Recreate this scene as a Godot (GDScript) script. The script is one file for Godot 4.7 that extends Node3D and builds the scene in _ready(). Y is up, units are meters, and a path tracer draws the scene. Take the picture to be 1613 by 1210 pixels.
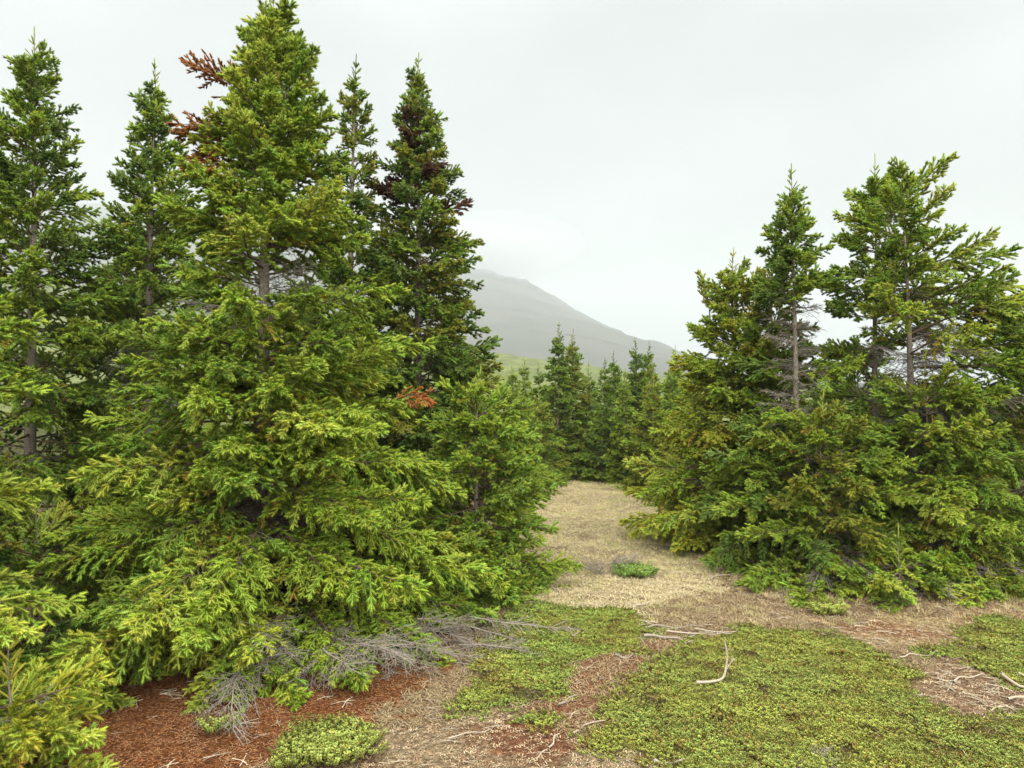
extends Node3D
# A foggy clearing among small spruces at the foot of a mountain. Metres, y up, camera looks along -z.

var rng := RandomNumberGenerator.new()
var n_big := FastNoiseLite.new()
var n_mid := FastNoiseLite.new()
var n_fine := FastNoiseLite.new()
var M := {}
var taken := {}

# ---------------------------------------------------------------- mesh buffers
class MB:
	var v := PackedVector3Array()
	var n := PackedVector3Array()
	var c := PackedColorArray()
	var i := PackedInt32Array()
	func tri(a: Vector3, b: Vector3, d: Vector3, col: Color, col2: Color) -> void:
		var k := v.size()
		var nn := (d - a).cross(b - a).normalized()
		v.append(a); v.append(b); v.append(d)
		n.append(nn); n.append(nn); n.append(nn)
		c.append(col); c.append(col); c.append(col2)
		i.append(k); i.append(k + 1); i.append(k + 2)
	func needle(a: Vector3, b: Vector3, tip: Vector3, out: Vector3, col: Color, col2: Color) -> void:
		var k := v.size()
		var nn := (tip - a).cross(b - a).normalized()
		if nn.dot(out) < 0.0:
			nn = -nn
			v.append(b); v.append(a)
		else:
			v.append(a); v.append(b)
		v.append(tip)
		nn = (nn * 0.45 + out).normalized()
		n.append(nn); n.append(nn); n.append(nn)
		c.append(col); c.append(col); c.append(col2)
		i.append(k); i.append(k + 1); i.append(k + 2)
	func tube(pts: Array, r0: float, r1: float, sides: int, col: Color, power := 1.0) -> void:
		var base := v.size()
		var m := pts.size()
		var u := Vector3.ZERO
		for q in m:
			var d: Vector3 = (pts[mini(q + 1, m - 1)] - pts[maxi(q - 1, 0)]).normalized()
			if q == 0:
				u = d.cross(Vector3.UP if absf(d.y) < 0.9 else Vector3.RIGHT).normalized()
			u = (u - d * u.dot(d)).normalized()
			var w := d.cross(u)
			var r := lerpf(r0, r1, pow(float(q) / (m - 1), power))
			for s in sides:
				var a := TAU * s / sides
				var rad := u * cos(a) + w * sin(a)
				v.append(pts[q] + rad * r); n.append(rad); c.append(col)
		for q in m - 1:
			for s in sides:
				var a := base + q * sides + s
				var b := base + q * sides + (s + 1) % sides
				i.append_array([a, a + sides, b, b, a + sides, b + sides])
	func add_to(mesh: ArrayMesh, mat: Material) -> void:
		if v.is_empty():
			return
		var arr := []
		arr.resize(Mesh.ARRAY_MAX)
		arr[Mesh.ARRAY_VERTEX] = v
		arr[Mesh.ARRAY_NORMAL] = n
		arr[Mesh.ARRAY_COLOR] = c
		arr[Mesh.ARRAY_INDEX] = i
		mesh.add_surface_from_arrays(Mesh.PRIMITIVE_TRIANGLES, arr)
		mesh.surface_set_material(mesh.get_surface_count() - 1, mat)

func mesh_of(mb: MB, mat: Material) -> ArrayMesh:
	var m := ArrayMesh.new()
	mb.add_to(m, mat)
	return m

# ---------------------------------------------------------------- naming
func numbered(called: String) -> String:
	var k: int = taken.get(called, -1) + 1
	taken[called] = k
	return called if k == 0 else "%s_%03d" % [called, k]

func tag(o: Node, label: String, category: String, group := "", kind := "") -> Node:
	if label: o.set_meta("label", label)
	if category: o.set_meta("category", category)
	if group: o.set_meta("group", group)
	if kind: o.set_meta("kind", kind)
	return o

func obj(called: String, mesh: Mesh, parent: Node = self) -> MeshInstance3D:
	var o := MeshInstance3D.new()
	o.name = numbered(called) if parent == self else called
	o.mesh = mesh
	parent.add_child(o, true)
	return o

func thing(called: String, label: String, category: String, at: Vector3, group := "") -> Node3D:
	var o := Node3D.new()
	o.name = numbered(called)
	add_child(o, true)
	o.position = at
	tag(o, label, category, group)
	return o

func scatter(called: String, mesh: Mesh, places: Array, colors: PackedColorArray, parent: Node = self) -> MultiMeshInstance3D:
	var mm := MultiMesh.new()
	mm.transform_format = MultiMesh.TRANSFORM_3D
	mm.use_colors = true
	mm.mesh = mesh
	mm.instance_count = places.size()
	for k in places.size():
		mm.set_instance_transform(k, places[k])
		mm.set_instance_color(k, colors[k])
	var o := MultiMeshInstance3D.new()
	o.multimesh = mm
	o.name = numbered(called) if parent == self else called
	o.set_meta("kind", "stuff")
	parent.add_child(o, true)
	return o

# ---------------------------------------------------------------- materials
func lin(r: float, g: float, b: float) -> Color:
	return Color(r, g, b).linear_to_srgb()

func noise_tex(freq: float, lo: Color, hi: Color, size := 512, seed := 1, normal := false) -> NoiseTexture2D:
	var t := NoiseTexture2D.new()
	var f := FastNoiseLite.new()
	f.noise_type = FastNoiseLite.TYPE_SIMPLEX
	f.frequency = freq
	f.fractal_octaves = 5
	f.fractal_gain = 0.6
	f.seed = seed
	t.noise = f
	t.width = size
	t.height = size
	t.seamless = true
	t.as_normal_map = normal
	if not normal:
		var g := Gradient.new()
		g.set_color(0, lo)
		g.set_color(1, hi)
		t.color_ramp = g
	return t

func needle_mat(key: String, r: float, g: float, b: float) -> void:
	var m := StandardMaterial3D.new()
	m.resource_name = "needles_" + key
	m.vertex_color_use_as_albedo = true
	m.albedo_color = lin(r, g, b)
	m.roughness = 0.62
	m.metallic_specular = 0.16
	m.cull_mode = BaseMaterial3D.CULL_DISABLED
	m.backlight_enabled = true
	m.backlight = Color(0.68, 0.68, 0.68)
	M[key] = m

func wood_mat(key: String, r: float, g: float, b: float, freq := 0.02, scale := 6.0) -> void:
	var m := StandardMaterial3D.new()
	m.resource_name = "wood_" + key
	m.vertex_color_use_as_albedo = true
	m.albedo_color = lin(r, g, b)
	m.roughness = 0.92
	m.metallic_specular = 0.2
	m.albedo_texture = M_tex_bark
	m.uv1_triplanar = true
	m.uv1_scale = Vector3(scale, scale * 0.5, scale)
	m.heightmap_enabled = false
	M[key] = m

var M_tex_bark: NoiseTexture2D

func make_materials() -> void:
	M_tex_bark = noise_tex(0.03, Color(0.45, 0.44, 0.42), Color(1, 1, 1), 512, 5)
	needle_mat("fresh", 0.394, 0.506, 0.071)
	needle_mat("bright", 0.503, 0.577, 0.090)
	needle_mat("mid", 0.317, 0.435, 0.069)
	needle_mat("dark", 0.218, 0.312, 0.067)
	needle_mat("yellow", 0.508, 0.518, 0.069)
	needle_mat("olive", 0.345, 0.371, 0.062)
	needle_mat("rust", 0.360, 0.135, 0.045)
	needle_mat("russet", 0.340, 0.150, 0.050)
	needle_mat("maroon", 0.140, 0.070, 0.048)
	wood_mat("bark", 0.400, 0.355, 0.305)
	wood_mat("twig", 0.380, 0.330, 0.280, 0.02, 14.0)
	wood_mat("dead", 0.450, 0.405, 0.355, 0.02, 14.0)
	wood_mat("pale", 0.620, 0.550, 0.440, 0.02, 14.0)
	var g := StandardMaterial3D.new()
	g.resource_name = "leaves"
	g.vertex_color_use_as_albedo = true
	g.albedo_color = Color(1, 1, 1)
	g.roughness = 0.6
	g.metallic_specular = 0.3
	g.cull_mode = BaseMaterial3D.CULL_DISABLED
	g.backlight_enabled = true
	g.backlight = Color(0.3, 0.3, 0.3)
	M["leaf"] = g
	var l := StandardMaterial3D.new()
	l.resource_name = "litter"
	l.vertex_color_use_as_albedo = true
	l.roughness = 0.9
	l.metallic_specular = 0.2
	l.cull_mode = BaseMaterial3D.CULL_DISABLED
	M["litter"] = l
	var e := StandardMaterial3D.new()
	e.resource_name = "soil"
	e.vertex_color_use_as_albedo = true
	e.albedo_texture = noise_tex(0.02, Color(0.42, 0.40, 0.38), Color(1, 1, 1), 1024, 9)
	e.uv1_triplanar = true
	e.uv1_world_triplanar = true
	e.uv1_scale = Vector3(1.3, 1.3, 1.3)
	e.roughness = 0.95
	e.metallic_specular = 0.15
	e.heightmap_enabled = true
	e.heightmap_texture = noise_tex(0.03, Color.BLACK, Color.WHITE, 1024, 10)
	e.heightmap_scale = 2.5
	M["soil"] = e
	var h := StandardMaterial3D.new()
	h.resource_name = "hillside"
	h.vertex_color_use_as_albedo = true
	h.roughness = 0.95
	h.metallic_specular = 0.1
	M["hill"] = h

# ---------------------------------------------------------------- spruce shoots and boughs
func rnd(a: float, b: float) -> float:
	return rng.randf_range(a, b)

# one needle-covered shoot; tone is the share of the palette colour
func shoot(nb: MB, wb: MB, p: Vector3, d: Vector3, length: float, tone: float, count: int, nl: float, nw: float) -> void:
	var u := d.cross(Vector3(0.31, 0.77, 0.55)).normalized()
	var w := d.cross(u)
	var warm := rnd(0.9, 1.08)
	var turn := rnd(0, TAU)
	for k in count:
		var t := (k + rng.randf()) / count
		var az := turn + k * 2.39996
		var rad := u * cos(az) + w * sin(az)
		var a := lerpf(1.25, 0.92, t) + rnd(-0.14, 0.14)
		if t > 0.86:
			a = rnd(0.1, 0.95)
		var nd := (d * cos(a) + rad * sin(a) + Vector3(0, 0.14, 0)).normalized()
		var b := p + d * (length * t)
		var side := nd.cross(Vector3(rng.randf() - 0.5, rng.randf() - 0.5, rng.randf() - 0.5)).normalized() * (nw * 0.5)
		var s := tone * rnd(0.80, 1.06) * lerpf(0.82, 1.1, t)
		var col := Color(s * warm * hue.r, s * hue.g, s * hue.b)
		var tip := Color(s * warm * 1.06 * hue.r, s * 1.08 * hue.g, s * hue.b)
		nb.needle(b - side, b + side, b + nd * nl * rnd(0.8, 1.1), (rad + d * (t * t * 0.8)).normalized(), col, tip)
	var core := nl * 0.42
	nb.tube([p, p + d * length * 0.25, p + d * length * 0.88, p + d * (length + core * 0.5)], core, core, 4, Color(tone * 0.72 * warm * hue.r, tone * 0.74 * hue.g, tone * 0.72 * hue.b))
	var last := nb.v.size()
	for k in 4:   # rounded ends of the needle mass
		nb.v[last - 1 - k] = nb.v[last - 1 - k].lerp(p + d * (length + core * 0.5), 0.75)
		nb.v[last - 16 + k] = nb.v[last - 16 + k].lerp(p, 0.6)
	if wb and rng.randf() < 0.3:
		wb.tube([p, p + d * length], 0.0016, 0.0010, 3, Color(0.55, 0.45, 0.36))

# a side branchlet carrying shoots
var curl := 0.0
var hue := Color(1, 1, 1)

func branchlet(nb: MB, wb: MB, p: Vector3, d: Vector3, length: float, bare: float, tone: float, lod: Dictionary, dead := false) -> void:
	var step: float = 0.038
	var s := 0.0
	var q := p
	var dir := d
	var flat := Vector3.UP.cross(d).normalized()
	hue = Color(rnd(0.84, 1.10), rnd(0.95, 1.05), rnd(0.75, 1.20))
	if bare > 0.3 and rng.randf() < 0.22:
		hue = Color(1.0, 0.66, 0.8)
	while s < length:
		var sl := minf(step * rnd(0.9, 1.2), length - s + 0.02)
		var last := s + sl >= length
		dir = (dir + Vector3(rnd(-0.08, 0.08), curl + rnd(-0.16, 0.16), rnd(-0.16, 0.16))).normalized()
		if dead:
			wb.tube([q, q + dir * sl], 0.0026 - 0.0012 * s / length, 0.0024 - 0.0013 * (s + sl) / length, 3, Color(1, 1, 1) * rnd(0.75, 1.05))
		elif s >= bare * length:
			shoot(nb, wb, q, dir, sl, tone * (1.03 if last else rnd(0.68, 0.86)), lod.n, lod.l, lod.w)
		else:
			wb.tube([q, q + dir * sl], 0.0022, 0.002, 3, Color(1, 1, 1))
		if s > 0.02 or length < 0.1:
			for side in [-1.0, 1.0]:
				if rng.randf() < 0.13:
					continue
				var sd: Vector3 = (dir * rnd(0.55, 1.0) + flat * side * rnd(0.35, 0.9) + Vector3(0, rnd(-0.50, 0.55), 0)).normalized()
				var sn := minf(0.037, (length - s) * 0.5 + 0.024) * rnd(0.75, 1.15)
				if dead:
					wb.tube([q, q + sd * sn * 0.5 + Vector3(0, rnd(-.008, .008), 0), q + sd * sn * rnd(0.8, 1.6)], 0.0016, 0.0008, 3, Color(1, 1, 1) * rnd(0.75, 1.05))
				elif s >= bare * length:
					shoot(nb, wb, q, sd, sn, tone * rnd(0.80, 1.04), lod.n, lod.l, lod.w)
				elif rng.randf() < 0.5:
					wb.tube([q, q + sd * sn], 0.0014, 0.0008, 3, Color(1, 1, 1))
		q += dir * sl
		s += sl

var NEAR := {"n": 48, "l": 0.0150, "w": 0.0037}
var THIN := {"n": 26, "l": 0.0125, "w": 0.0030}

# a whole bough along +x, wood on surface 0, needles on surface 1
func bough(length: float, lod: Dictionary, dead := false, sparse := 0.0) -> ArrayMesh:
	var nb := MB.new()
	var wb := MB.new()
	var pts := []
	var m := maxi(4, int(length / 0.09))
	var sag := rnd(-0.10, 0.06)
	var tipup := rnd(-0.07, 0.07)
	curl = rnd(-0.12, 0.04)
	var wob := rnd(-0.06, 0.06)
	for k in m + 1:
		var t := float(k) / m
		pts.append(Vector3(length * t, length * (-sag * sin(PI * t) + tipup * t * t), length * wob * sin(PI * t * 1.3) + rnd(-0.006, 0.006)))
	wb.tube(pts, (0.0045 * length + 0.0025) if dead else (0.010 * length + 0.0025), 0.0015, 5, Color(1, 1, 1) if dead else Color(0.6, 0.5, 0.4), 0.8)
	var bare := 0.06 if length < 0.4 else (0.18 if length < 0.8 else 0.30)
	var s := length * 0.05
	while s < length:
		var t := s / length
		var k := clampi(int(t * m), 0, m - 1)
		var p: Vector3 = pts[k].lerp(pts[k + 1], t * m - k)
		var ax: Vector3 = (pts[k + 1] - pts[k]).normalized()
		for side in [-1.0, 1.0]:
			if rng.randf() < 0.06 + sparse:
				continue
			var ang := lerpf(1.05, 0.55, t) * rnd(0.85, 1.15)
			var d: Vector3 = (ax * cos(ang) + Vector3(0, 0, side) * sin(ang) + Vector3(0, rnd(-0.50, 0.30), 0)).normalized()
			var l := clampf((length - s) * 0.52 + 0.055, 0.06, 0.33) * rnd(0.65, 1.12)
			if dead:
				branchlet(nb, wb, p, (d + Vector3(0.25, rnd(-0.3, 0.3), 0)).normalized(), l * rnd(0.6, 1.2), 1.0, 1.0, lod, true)
			elif t < bare:
				if rng.randf() < 0.55:
					branchlet(nb, wb, p, d, l * 0.6, 1.0, 1.0, lod, true)
			else:
				branchlet(nb, wb, p, d, l, clampf(0.5 - (t - bare) * 1.2, 0.0, 0.5), rnd(0.82, 1.0), lod)
		if not dead and t > bare * 0.8 and rng.randf() < 0.75:
			var d2: Vector3 = (ax * 0.7 + Vector3(0, rnd(0.35, 0.7), rnd(-0.5, 0.5))).normalized()
			branchlet(nb, wb, p, d2, clampf((length - s) * 0.25 + 0.06, 0.06, 0.18), 0.0, rnd(0.85, 1.0), lod)
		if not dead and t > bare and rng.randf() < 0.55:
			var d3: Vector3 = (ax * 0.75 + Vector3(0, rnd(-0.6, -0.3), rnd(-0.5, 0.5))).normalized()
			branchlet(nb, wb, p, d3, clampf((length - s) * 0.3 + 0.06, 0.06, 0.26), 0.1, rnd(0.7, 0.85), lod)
		s += rnd(0.040, 0.054) if not dead else rnd(0.03, 0.06)
	if not dead:
		var e: Vector3 = (pts[m] - pts[m - 1]).normalized()
		shoot(nb, wb, pts[m] - e * 0.03, (e + Vector3(0, 0.1, 0)).normalized(), 0.075, 1.0, lod.n, lod.l, lod.w)
	var mesh := ArrayMesh.new()
	wb.add_to(mesh, M.dead if dead else M.twig)
	nb.add_to(mesh, M.mid)
	return mesh

func leader(height: float, lod: Dictionary) -> ArrayMesh:
	var nb := MB.new()
	var wb := MB.new()
	wb.tube([Vector3.ZERO, Vector3(0.01, height * 0.5, 0), Vector3(0, height, 0.005)], 0.006, 0.002, 5, Color(1, 1, 1))
	var y := 0.02
	while y < height - 0.03:
		var t := y / height
		for k in rng.randi_range(3, 5):
			var a := rnd(0, TAU)
			var d := Vector3(cos(a), rnd(0.7, 1.5), sin(a)).normalized()
			shoot(nb, wb, Vector3(0, y, 0), d, lerpf(0.12, 0.045, t) * rnd(0.8, 1.1), rnd(0.8, 1.0), lod.n, lod.l * 0.85, lod.w)
		y += rnd(0.05, 0.085)
	shoot(nb, wb, Vector3(0, height - 0.07, 0), Vector3(rnd(-.05, .05), 1, rnd(-.05, .05)).normalized(), 0.13, 1.0, lod.n, lod.l * 0.8, lod.w)
	var mesh := ArrayMesh.new()
	wb.add_to(mesh, M.twig)
	nb.add_to(mesh, M.mid)
	return mesh

const SIZES := [0.16, 0.27, 0.45, 0.70, 1.05, 1.45]
var near_boughs := []
var dead_boughs := []
var near_leaders := []
var rust_boughs := []

func make_boughs() -> void:
	rng.seed = 71
	for s in SIZES:
		var a := []
		for k in 5:
			a.append(bough(s, NEAR, false, 0.05 * (k % 3)))
		near_boughs.append(a)
		var e := []
		for k in 2:
			e.append(bough(s, THIN, false, 0.12))
		rust_boughs.append(e)
		var c := []
		for k in 3:
			c.append(bough(s, NEAR, true))
		dead_boughs.append(c)
	for k in 4:
		near_leaders.append(leader(0.34, NEAR))

func size_for(length: float) -> int:
	var best := 0
	for k in SIZES.size():
		if absf(log(length / SIZES[k])) < absf(log(length / SIZES[best])):
			best = k
	return best

func add_bough(tree: Node3D, set: Array, called: String, at: Vector3, az: float, pitch: float, length: float, mat: String, label := "") -> MeshInstance3D:
	var k := size_for(length)
	var mesh: ArrayMesh = set[k][rng.randi() % set[k].size()]
	var o := obj(called, mesh, tree)
	var s: float = clampf(length / SIZES[k], 0.7, 1.35)
	o.transform = Transform3D(Basis(Vector3.UP, az) * Basis(Vector3(0, 0, 1), pitch) * Basis(Vector3(1, 0, 0), rnd(-0.35, 0.35)) * Basis.from_scale(Vector3(s, s, s * (1.0 if rng.randf() < 0.5 else -1.0))), at)
	if mat and mesh.get_surface_count() > 1:
		o.set_surface_override_material(1, M[mat])
	if label:
		o.set_meta("label", label)
	return o

func trunk_points(h: float, lean: Vector3) -> Array:
	var pts := []
	var wob := rnd(0, TAU)
	for k in 15:
		var t := k / 14.0
		pts.append(Vector3(sin(wob + t * 4.0) * 0.02 * h * 0.3 * t, h * t - 0.06 * (1.0 - t), cos(wob * 2.0 + t * 3.3) * 0.02 * h * 0.3 * t) + lean * t * t)
	return pts

func along(pts: Array, t: float) -> Vector3:
	var x := clampf(t, 0, 0.9999) * (pts.size() - 1)
	var k := int(x)
	return pts[k].lerp(pts[k + 1], x - k)

# o: h height, r crown radius, p profile power, tints, gaps [[t0,t1,keep]], side (azimuth it favours), lopsided, low (share of height without boughs), step, far, trunk radius
func spruce(label: String, x: float, z: float, o: Dictionary) -> Node3D:
	rng.seed = o.seed
	var h: float = o.h
	var r: float = o.r
	var tree := thing("spruce_tree", label, "tree", Vector3(x, gh(x, z), z), o.get("group", ""))
	var far: bool = o.get("far", false)
	var set: Array = near_boughs
	var pts := trunk_points(h - 0.3, Vector3(o.get("lean", 0.0), 0, 0))
	var tb := MB.new()
	var tr: float = o.get("trunk", 0.012 * h + 0.012)
	tb.tube(pts, tr, 0.005, 6 if far else 10, Color(1, 1, 1), 0.85)
	obj("trunk", mesh_of(tb, M.bark), tree)
	var ld := obj("leader", near_leaders[rng.randi() % 4], tree)
	ld.position = pts[14] - Vector3(0, 0.03, 0)
	ld.rotation = Vector3(rnd(-0.08, 0.08), rnd(0, TAU), rnd(-0.08, 0.08))
	var tints: Array = o.tints
	ld.set_surface_override_material(1, M[o.get("top", tints[0])])
	var step: float = o.get("step", 0.17)
	var y: float = maxf(0.10, o.get("low", 0.0) * h)
	var side: float = o.get("side", 0.0)
	var lop: float = o.get("lopsided", 0.0)
	var power: float = o.get("p", 0.8)
	while y < h - 0.30:
		var t := y / h
		var keep := 1.0
		for g in o.get("gaps", []):
			if t > g[0] and t < g[1]:
				keep = g[2]
		var reach := r * pow(1.0 - t, power) * (1.0 if t > 0.12 else lerpf(o.get("hem", 0.85), 1.0, t / 0.12)) + 0.05
		var n: int = o.get("whorl", 6)
		if t > 0.75: n = maxi(4, n - 1)
		var turn := rnd(0, TAU)
		for k in n:
			var az := turn + TAU * k / n + rnd(-0.35, 0.35)
			var len := reach * rnd(0.62, 1.12) * (1.0 + lop * (1.0 - smoothstep(0.65, 0.85, t)) * cos(az - side))
			var yy := clampf(y + rnd(-0.5, 0.5) * step, 0.06, h - 0.25)
			var at := along(pts, yy / (h - 0.3))
			var pitch: float = o.get("pitch", 0.0) + lerpf(-0.18, 0.30, smoothstep(0.05, 0.65, t)) + 0.65 * smoothstep(0.65, 1.0, t) + rnd(-0.15, 0.15)
			if len * sin(pitch) < -(yy - 0.05):
				pitch = asin(clampf(-(yy - 0.05) / len, -1, 1))
			if len < 0.10:
				len = rnd(0.10, 0.14)
			if rng.randf() > keep:
				if rng.randf() < 0.75:
					add_bough(tree, dead_boughs, "dead_bough", at, az, pitch * 0.6, clampf(len * rnd(0.3, 0.75), 0.14, 1.3), "")
				continue
			var tint: String = tints[rng.randi() % tints.size()]
			var upper: Array = o.get("upper", [])
			if upper and t > upper[0] and t < upper[1] and rng.randf() < upper[3]:
				tint = upper[2]
			add_bough(tree, set, "bough", at, az, pitch, minf(len, 1.9), tint)
		y += step * lerpf(1.0, 0.62, t) * (1.0 if t > 0.22 else o.get("lowstep", 0.8))
	for e in o.get("extra", []):   # [height, azimuth, pitch, length, out, palette, label]
		add_bough(tree, rust_boughs if e[5] == "rust" else set, "bough", along(pts, e[0] / (h - 0.3)) + Vector3(cos(e[1]), 0, -sin(e[1])) * e[4], e[1], e[2], e[3], e[5], e[6])
	for d in o.get("dead", []):   # [azimuth, height, pitch, length]
		add_bough(tree, dead_boughs, "dead_bough", along(pts, d[1] / h) + Vector3(cos(d[0]), 0, -sin(d[0])) * (d[4] if d.size() > 4 else 0.0), d[0], d[2], d[3], "")
	return tree

# ---------------------------------------------------------------- the ground
var MATS := [
	PackedVector2Array([Vector2(0.32, -3.92), Vector2(0.76, -4.69), Vector2(1.17, -5.06), Vector2(1.75, -5.28), Vector2(2.23, -5.06), Vector2(2.33, -4.37), Vector2(2.07, -4.0), Vector2(2.2, -3.76), Vector2(2.56, -3.76), Vector2(3.2, -3.6), Vector2(3.0, -2.4), Vector2(0.8, -2.4), Vector2(0.72, -3.25), Vector2(0.6, -3.48), Vector2(0.38, -3.62)]),
	PackedVector2Array([Vector2(-0.25, -3.92), Vector2(-0.1, -4.58), Vector2(-0.12, -5.35), Vector2(0.21, -5.84), Vector2(0.91, -5.59), Vector2(0.89, -5.06), Vector2(0.56, -4.37), Vector2(0.31, -3.92), Vector2(-0.02, -3.76)]),
	PackedVector2Array([Vector2(2.73, -4.81), Vector2(3.35, -5.28), Vector2(3.63, -5.35), Vector2(4.4, -5.28), Vector2(4.2, -4.0), Vector2(3.4, -3.9), Vector2(2.84, -4.17), Vector2(2.72, -4.47)]),
]
const PATH := [Vector2(1.0, -5.05), Vector2(0.72, -4.55), Vector2(0.50, -4.22), Vector2(0.36, -3.92), Vector2(0.22, -3.66), Vector2(0.0, -3.5)]
var ZONES := {
	"straw": PackedVector2Array([Vector2(0.5, -15.0), Vector2(2.3, -15.0), Vector2(2.0, -10.85), Vector2(2.1, -7.45), Vector2(1.75, -6.3), Vector2(0.95, -5.65), Vector2(0.0, -5.84), Vector2(0.0, -7.45), Vector2(-0.2, -9.26)]),
	"orange": PackedVector2Array([Vector2(-2.4, -2.2), Vector2(-2.6, -4.2), Vector2(-3.4, -6.5), Vector2(-0.6, -6.6), Vector2(-0.4, -4.3), Vector2(-0.6, -3.9), Vector2(-0.85, -3.55), Vector2(-1.1, -3.25), Vector2(-1.2, -2.2)]),
	"pale": PackedVector2Array([Vector2(-0.6, -3.6), Vector2(-0.2, -3.98), Vector2(0.1, -3.66), Vector2(0.6, -3.50), Vector2(0.74, -3.25), Vector2(0.74, -2.2), Vector2(-0.7, -2.2)]),
	"strip": PackedVector2Array([Vector2(2.1, -5.5), Vector2(4.6, -5.75), Vector2(4.4, -5.3), Vector2(3.4, -5.3), Vector2(2.73, -4.81), Vector2(2.4, -4.93)]),
	"roots": PackedVector2Array([Vector2(2.1, -4.17), Vector2(2.61, -4.6), Vector2(2.95, -4.22), Vector2(3.3, -3.84), Vector2(2.22, -3.74)]),
}

func gh(x: float, z: float) -> float:
	return 0.05 * n_big.get_noise_2d(x * 0.35, z * 0.35) * smoothstep(0.0, 2.0, absf(z) * 0.3)

func warped(x: float, z: float, amount := 0.22) -> Vector2:
	return Vector2(x + amount * n_mid.get_noise_2d(x * 2.2, z * 2.2) + 0.06 * n_fine.get_noise_2d(x * 5.0, z * 5.0), z + amount * n_mid.get_noise_2d(x * 2.2 + 40.0, z * 2.2) + 0.06 * n_fine.get_noise_2d(x * 5.0 + 70.0, z * 5.0))

func in_mat(x: float, z: float) -> bool:
	if z < -6.3 or z > -2.2:
		return false
	var p := warped(x, z)
	for k in PATH.size() - 1:
		var q := Geometry2D.get_closest_point_to_segment(p, PATH[k], PATH[k + 1])
		if q.distance_to(p) < 0.175:
			return false
	for m in MATS:
		if Geometry2D.is_point_in_polygon(p, m):
			return true
	return false

func zone(x: float, z: float) -> String:
	var p := warped(x, z, 0.22)
	for k in ZONES:
		if Geometry2D.is_point_in_polygon(p, ZONES[k]):
			return k
	return ""

func ground_color(x: float, z: float) -> Color:
	var a := 0.5 + 0.5 * n_mid.get_noise_2d(x * 1.1, z * 1.1)
	var f := 0.5 + 0.5 * n_fine.get_noise_2d(x * 9.0, z * 9.0)
	var c := Color(0.25, 0.165, 0.10).lerp(Color(0.34, 0.26, 0.15), a)
	match zone(x, z):
		"straw": c = Color(0.52, 0.44, 0.255).lerp(Color(0.33, 0.245, 0.14), smoothstep(0.55, 0.80, a))
		"orange": c = Color(0.27, 0.110, 0.040).lerp(Color(0.19, 0.085, 0.040), f)
		"pale": c = Color(0.40, 0.32, 0.20).lerp(Color(0.27, 0.16, 0.09), smoothstep(0.4, 0.65, a))
		"strip": c = Color(0.46, 0.35, 0.19).lerp(Color(0.34, 0.20, 0.11), smoothstep(0.45, 0.7, a))
		"roots": c = Color(0.30, 0.205, 0.13)
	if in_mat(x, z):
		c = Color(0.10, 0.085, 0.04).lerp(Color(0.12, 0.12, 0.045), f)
	elif z > -5.2 and z < -3.4 and x > -0.1 and x < 1.1:
		for k in PATH.size() - 1:
			var q := Vector2(x, z)
			if Geometry2D.get_closest_point_to_segment(q, PATH[k], PATH[k + 1]).distance_to(q) < 0.22:
				c = Color(0.27, 0.135, 0.075)
	if z < -15.5 or absf(x) > 7.0:
		c = Color(0.10, 0.125, 0.04).lerp(Color(0.18, 0.18, 0.07), a)
	return c * lerpf(0.90, 1.18, f)

func axis(fine0: float, fine1: float, step: float, far0: float, far1: float, grow: float) -> PackedFloat32Array:
	var low := []
	var s := step
	var p := fine0
	while p > far0:
		p -= s
		low.push_front(p)
		s *= grow
	var out := PackedFloat32Array(low)
	p = fine0
	while p < fine1:
		out.append(p)
		p += step
	s = step
	while p < far1:
		out.append(p)
		p += s
		s *= grow
	out.append(p)
	return out

func grid_mesh(xs: PackedFloat32Array, zs: PackedFloat32Array, height: Callable, color: Callable, mat: Material) -> ArrayMesh:
	var mb := MB.new()
	var w := xs.size()
	for z in zs:
		for x in xs:
			mb.v.append(Vector3(x, height.call(x, z), z))
			mb.c.append(color.call(x, z))
	mb.n.resize(mb.v.size())
	for j in zs.size():
		for i in w:
			var l := mb.v[j * w + maxi(i - 1, 0)]
			var r := mb.v[j * w + mini(i + 1, w - 1)]
			var b := mb.v[maxi(j - 1, 0) * w + i]
			var f := mb.v[mini(j + 1, zs.size() - 1) * w + i]
			mb.n[j * w + i] = (f - b).cross(r - l).normalized()
	for j in zs.size() - 1:
		for i in w - 1:
			var a := j * w + i
			mb.i.append_array([a, a + 1, a + w, a + 1, a + w + 1, a + w])
	return mesh_of(mb, mat)

func ground_height(x: float, z: float) -> float:
	var y := gh(x, z)
	if absf(x) < 8.0 and z > -16.0:
		y += 0.016 * n_fine.get_noise_2d(x * 6.0, z * 6.0)
		if in_mat(x, z):
			y += 0.012 + 0.012 * n_mid.get_noise_2d(x * 6.0, z * 6.0)
	elif z < -20.0:
		y -= smoothstep(20.0, 60.0, -z) * 0.5
	return y

func hill_height(x: float, z: float) -> float:
	var crest := clampf(21.0 - 0.165 * x, 0.0, 150.0)
	var d := -z
	var y := crest * smoothstep(22.0, 370.0, d) * lerpf(1.0, 0.75, smoothstep(400.0, 900.0, d)) - 1.2
	y += (1.5 * n_big.get_noise_2d(x * 0.05, z * 0.05) + 0.8 * n_mid.get_noise_2d(x * 0.12, z * 0.12)) * smoothstep(30.0, 120.0, d) * clampf(crest / 10.0, 0.0, 1.0)
	return y

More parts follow.
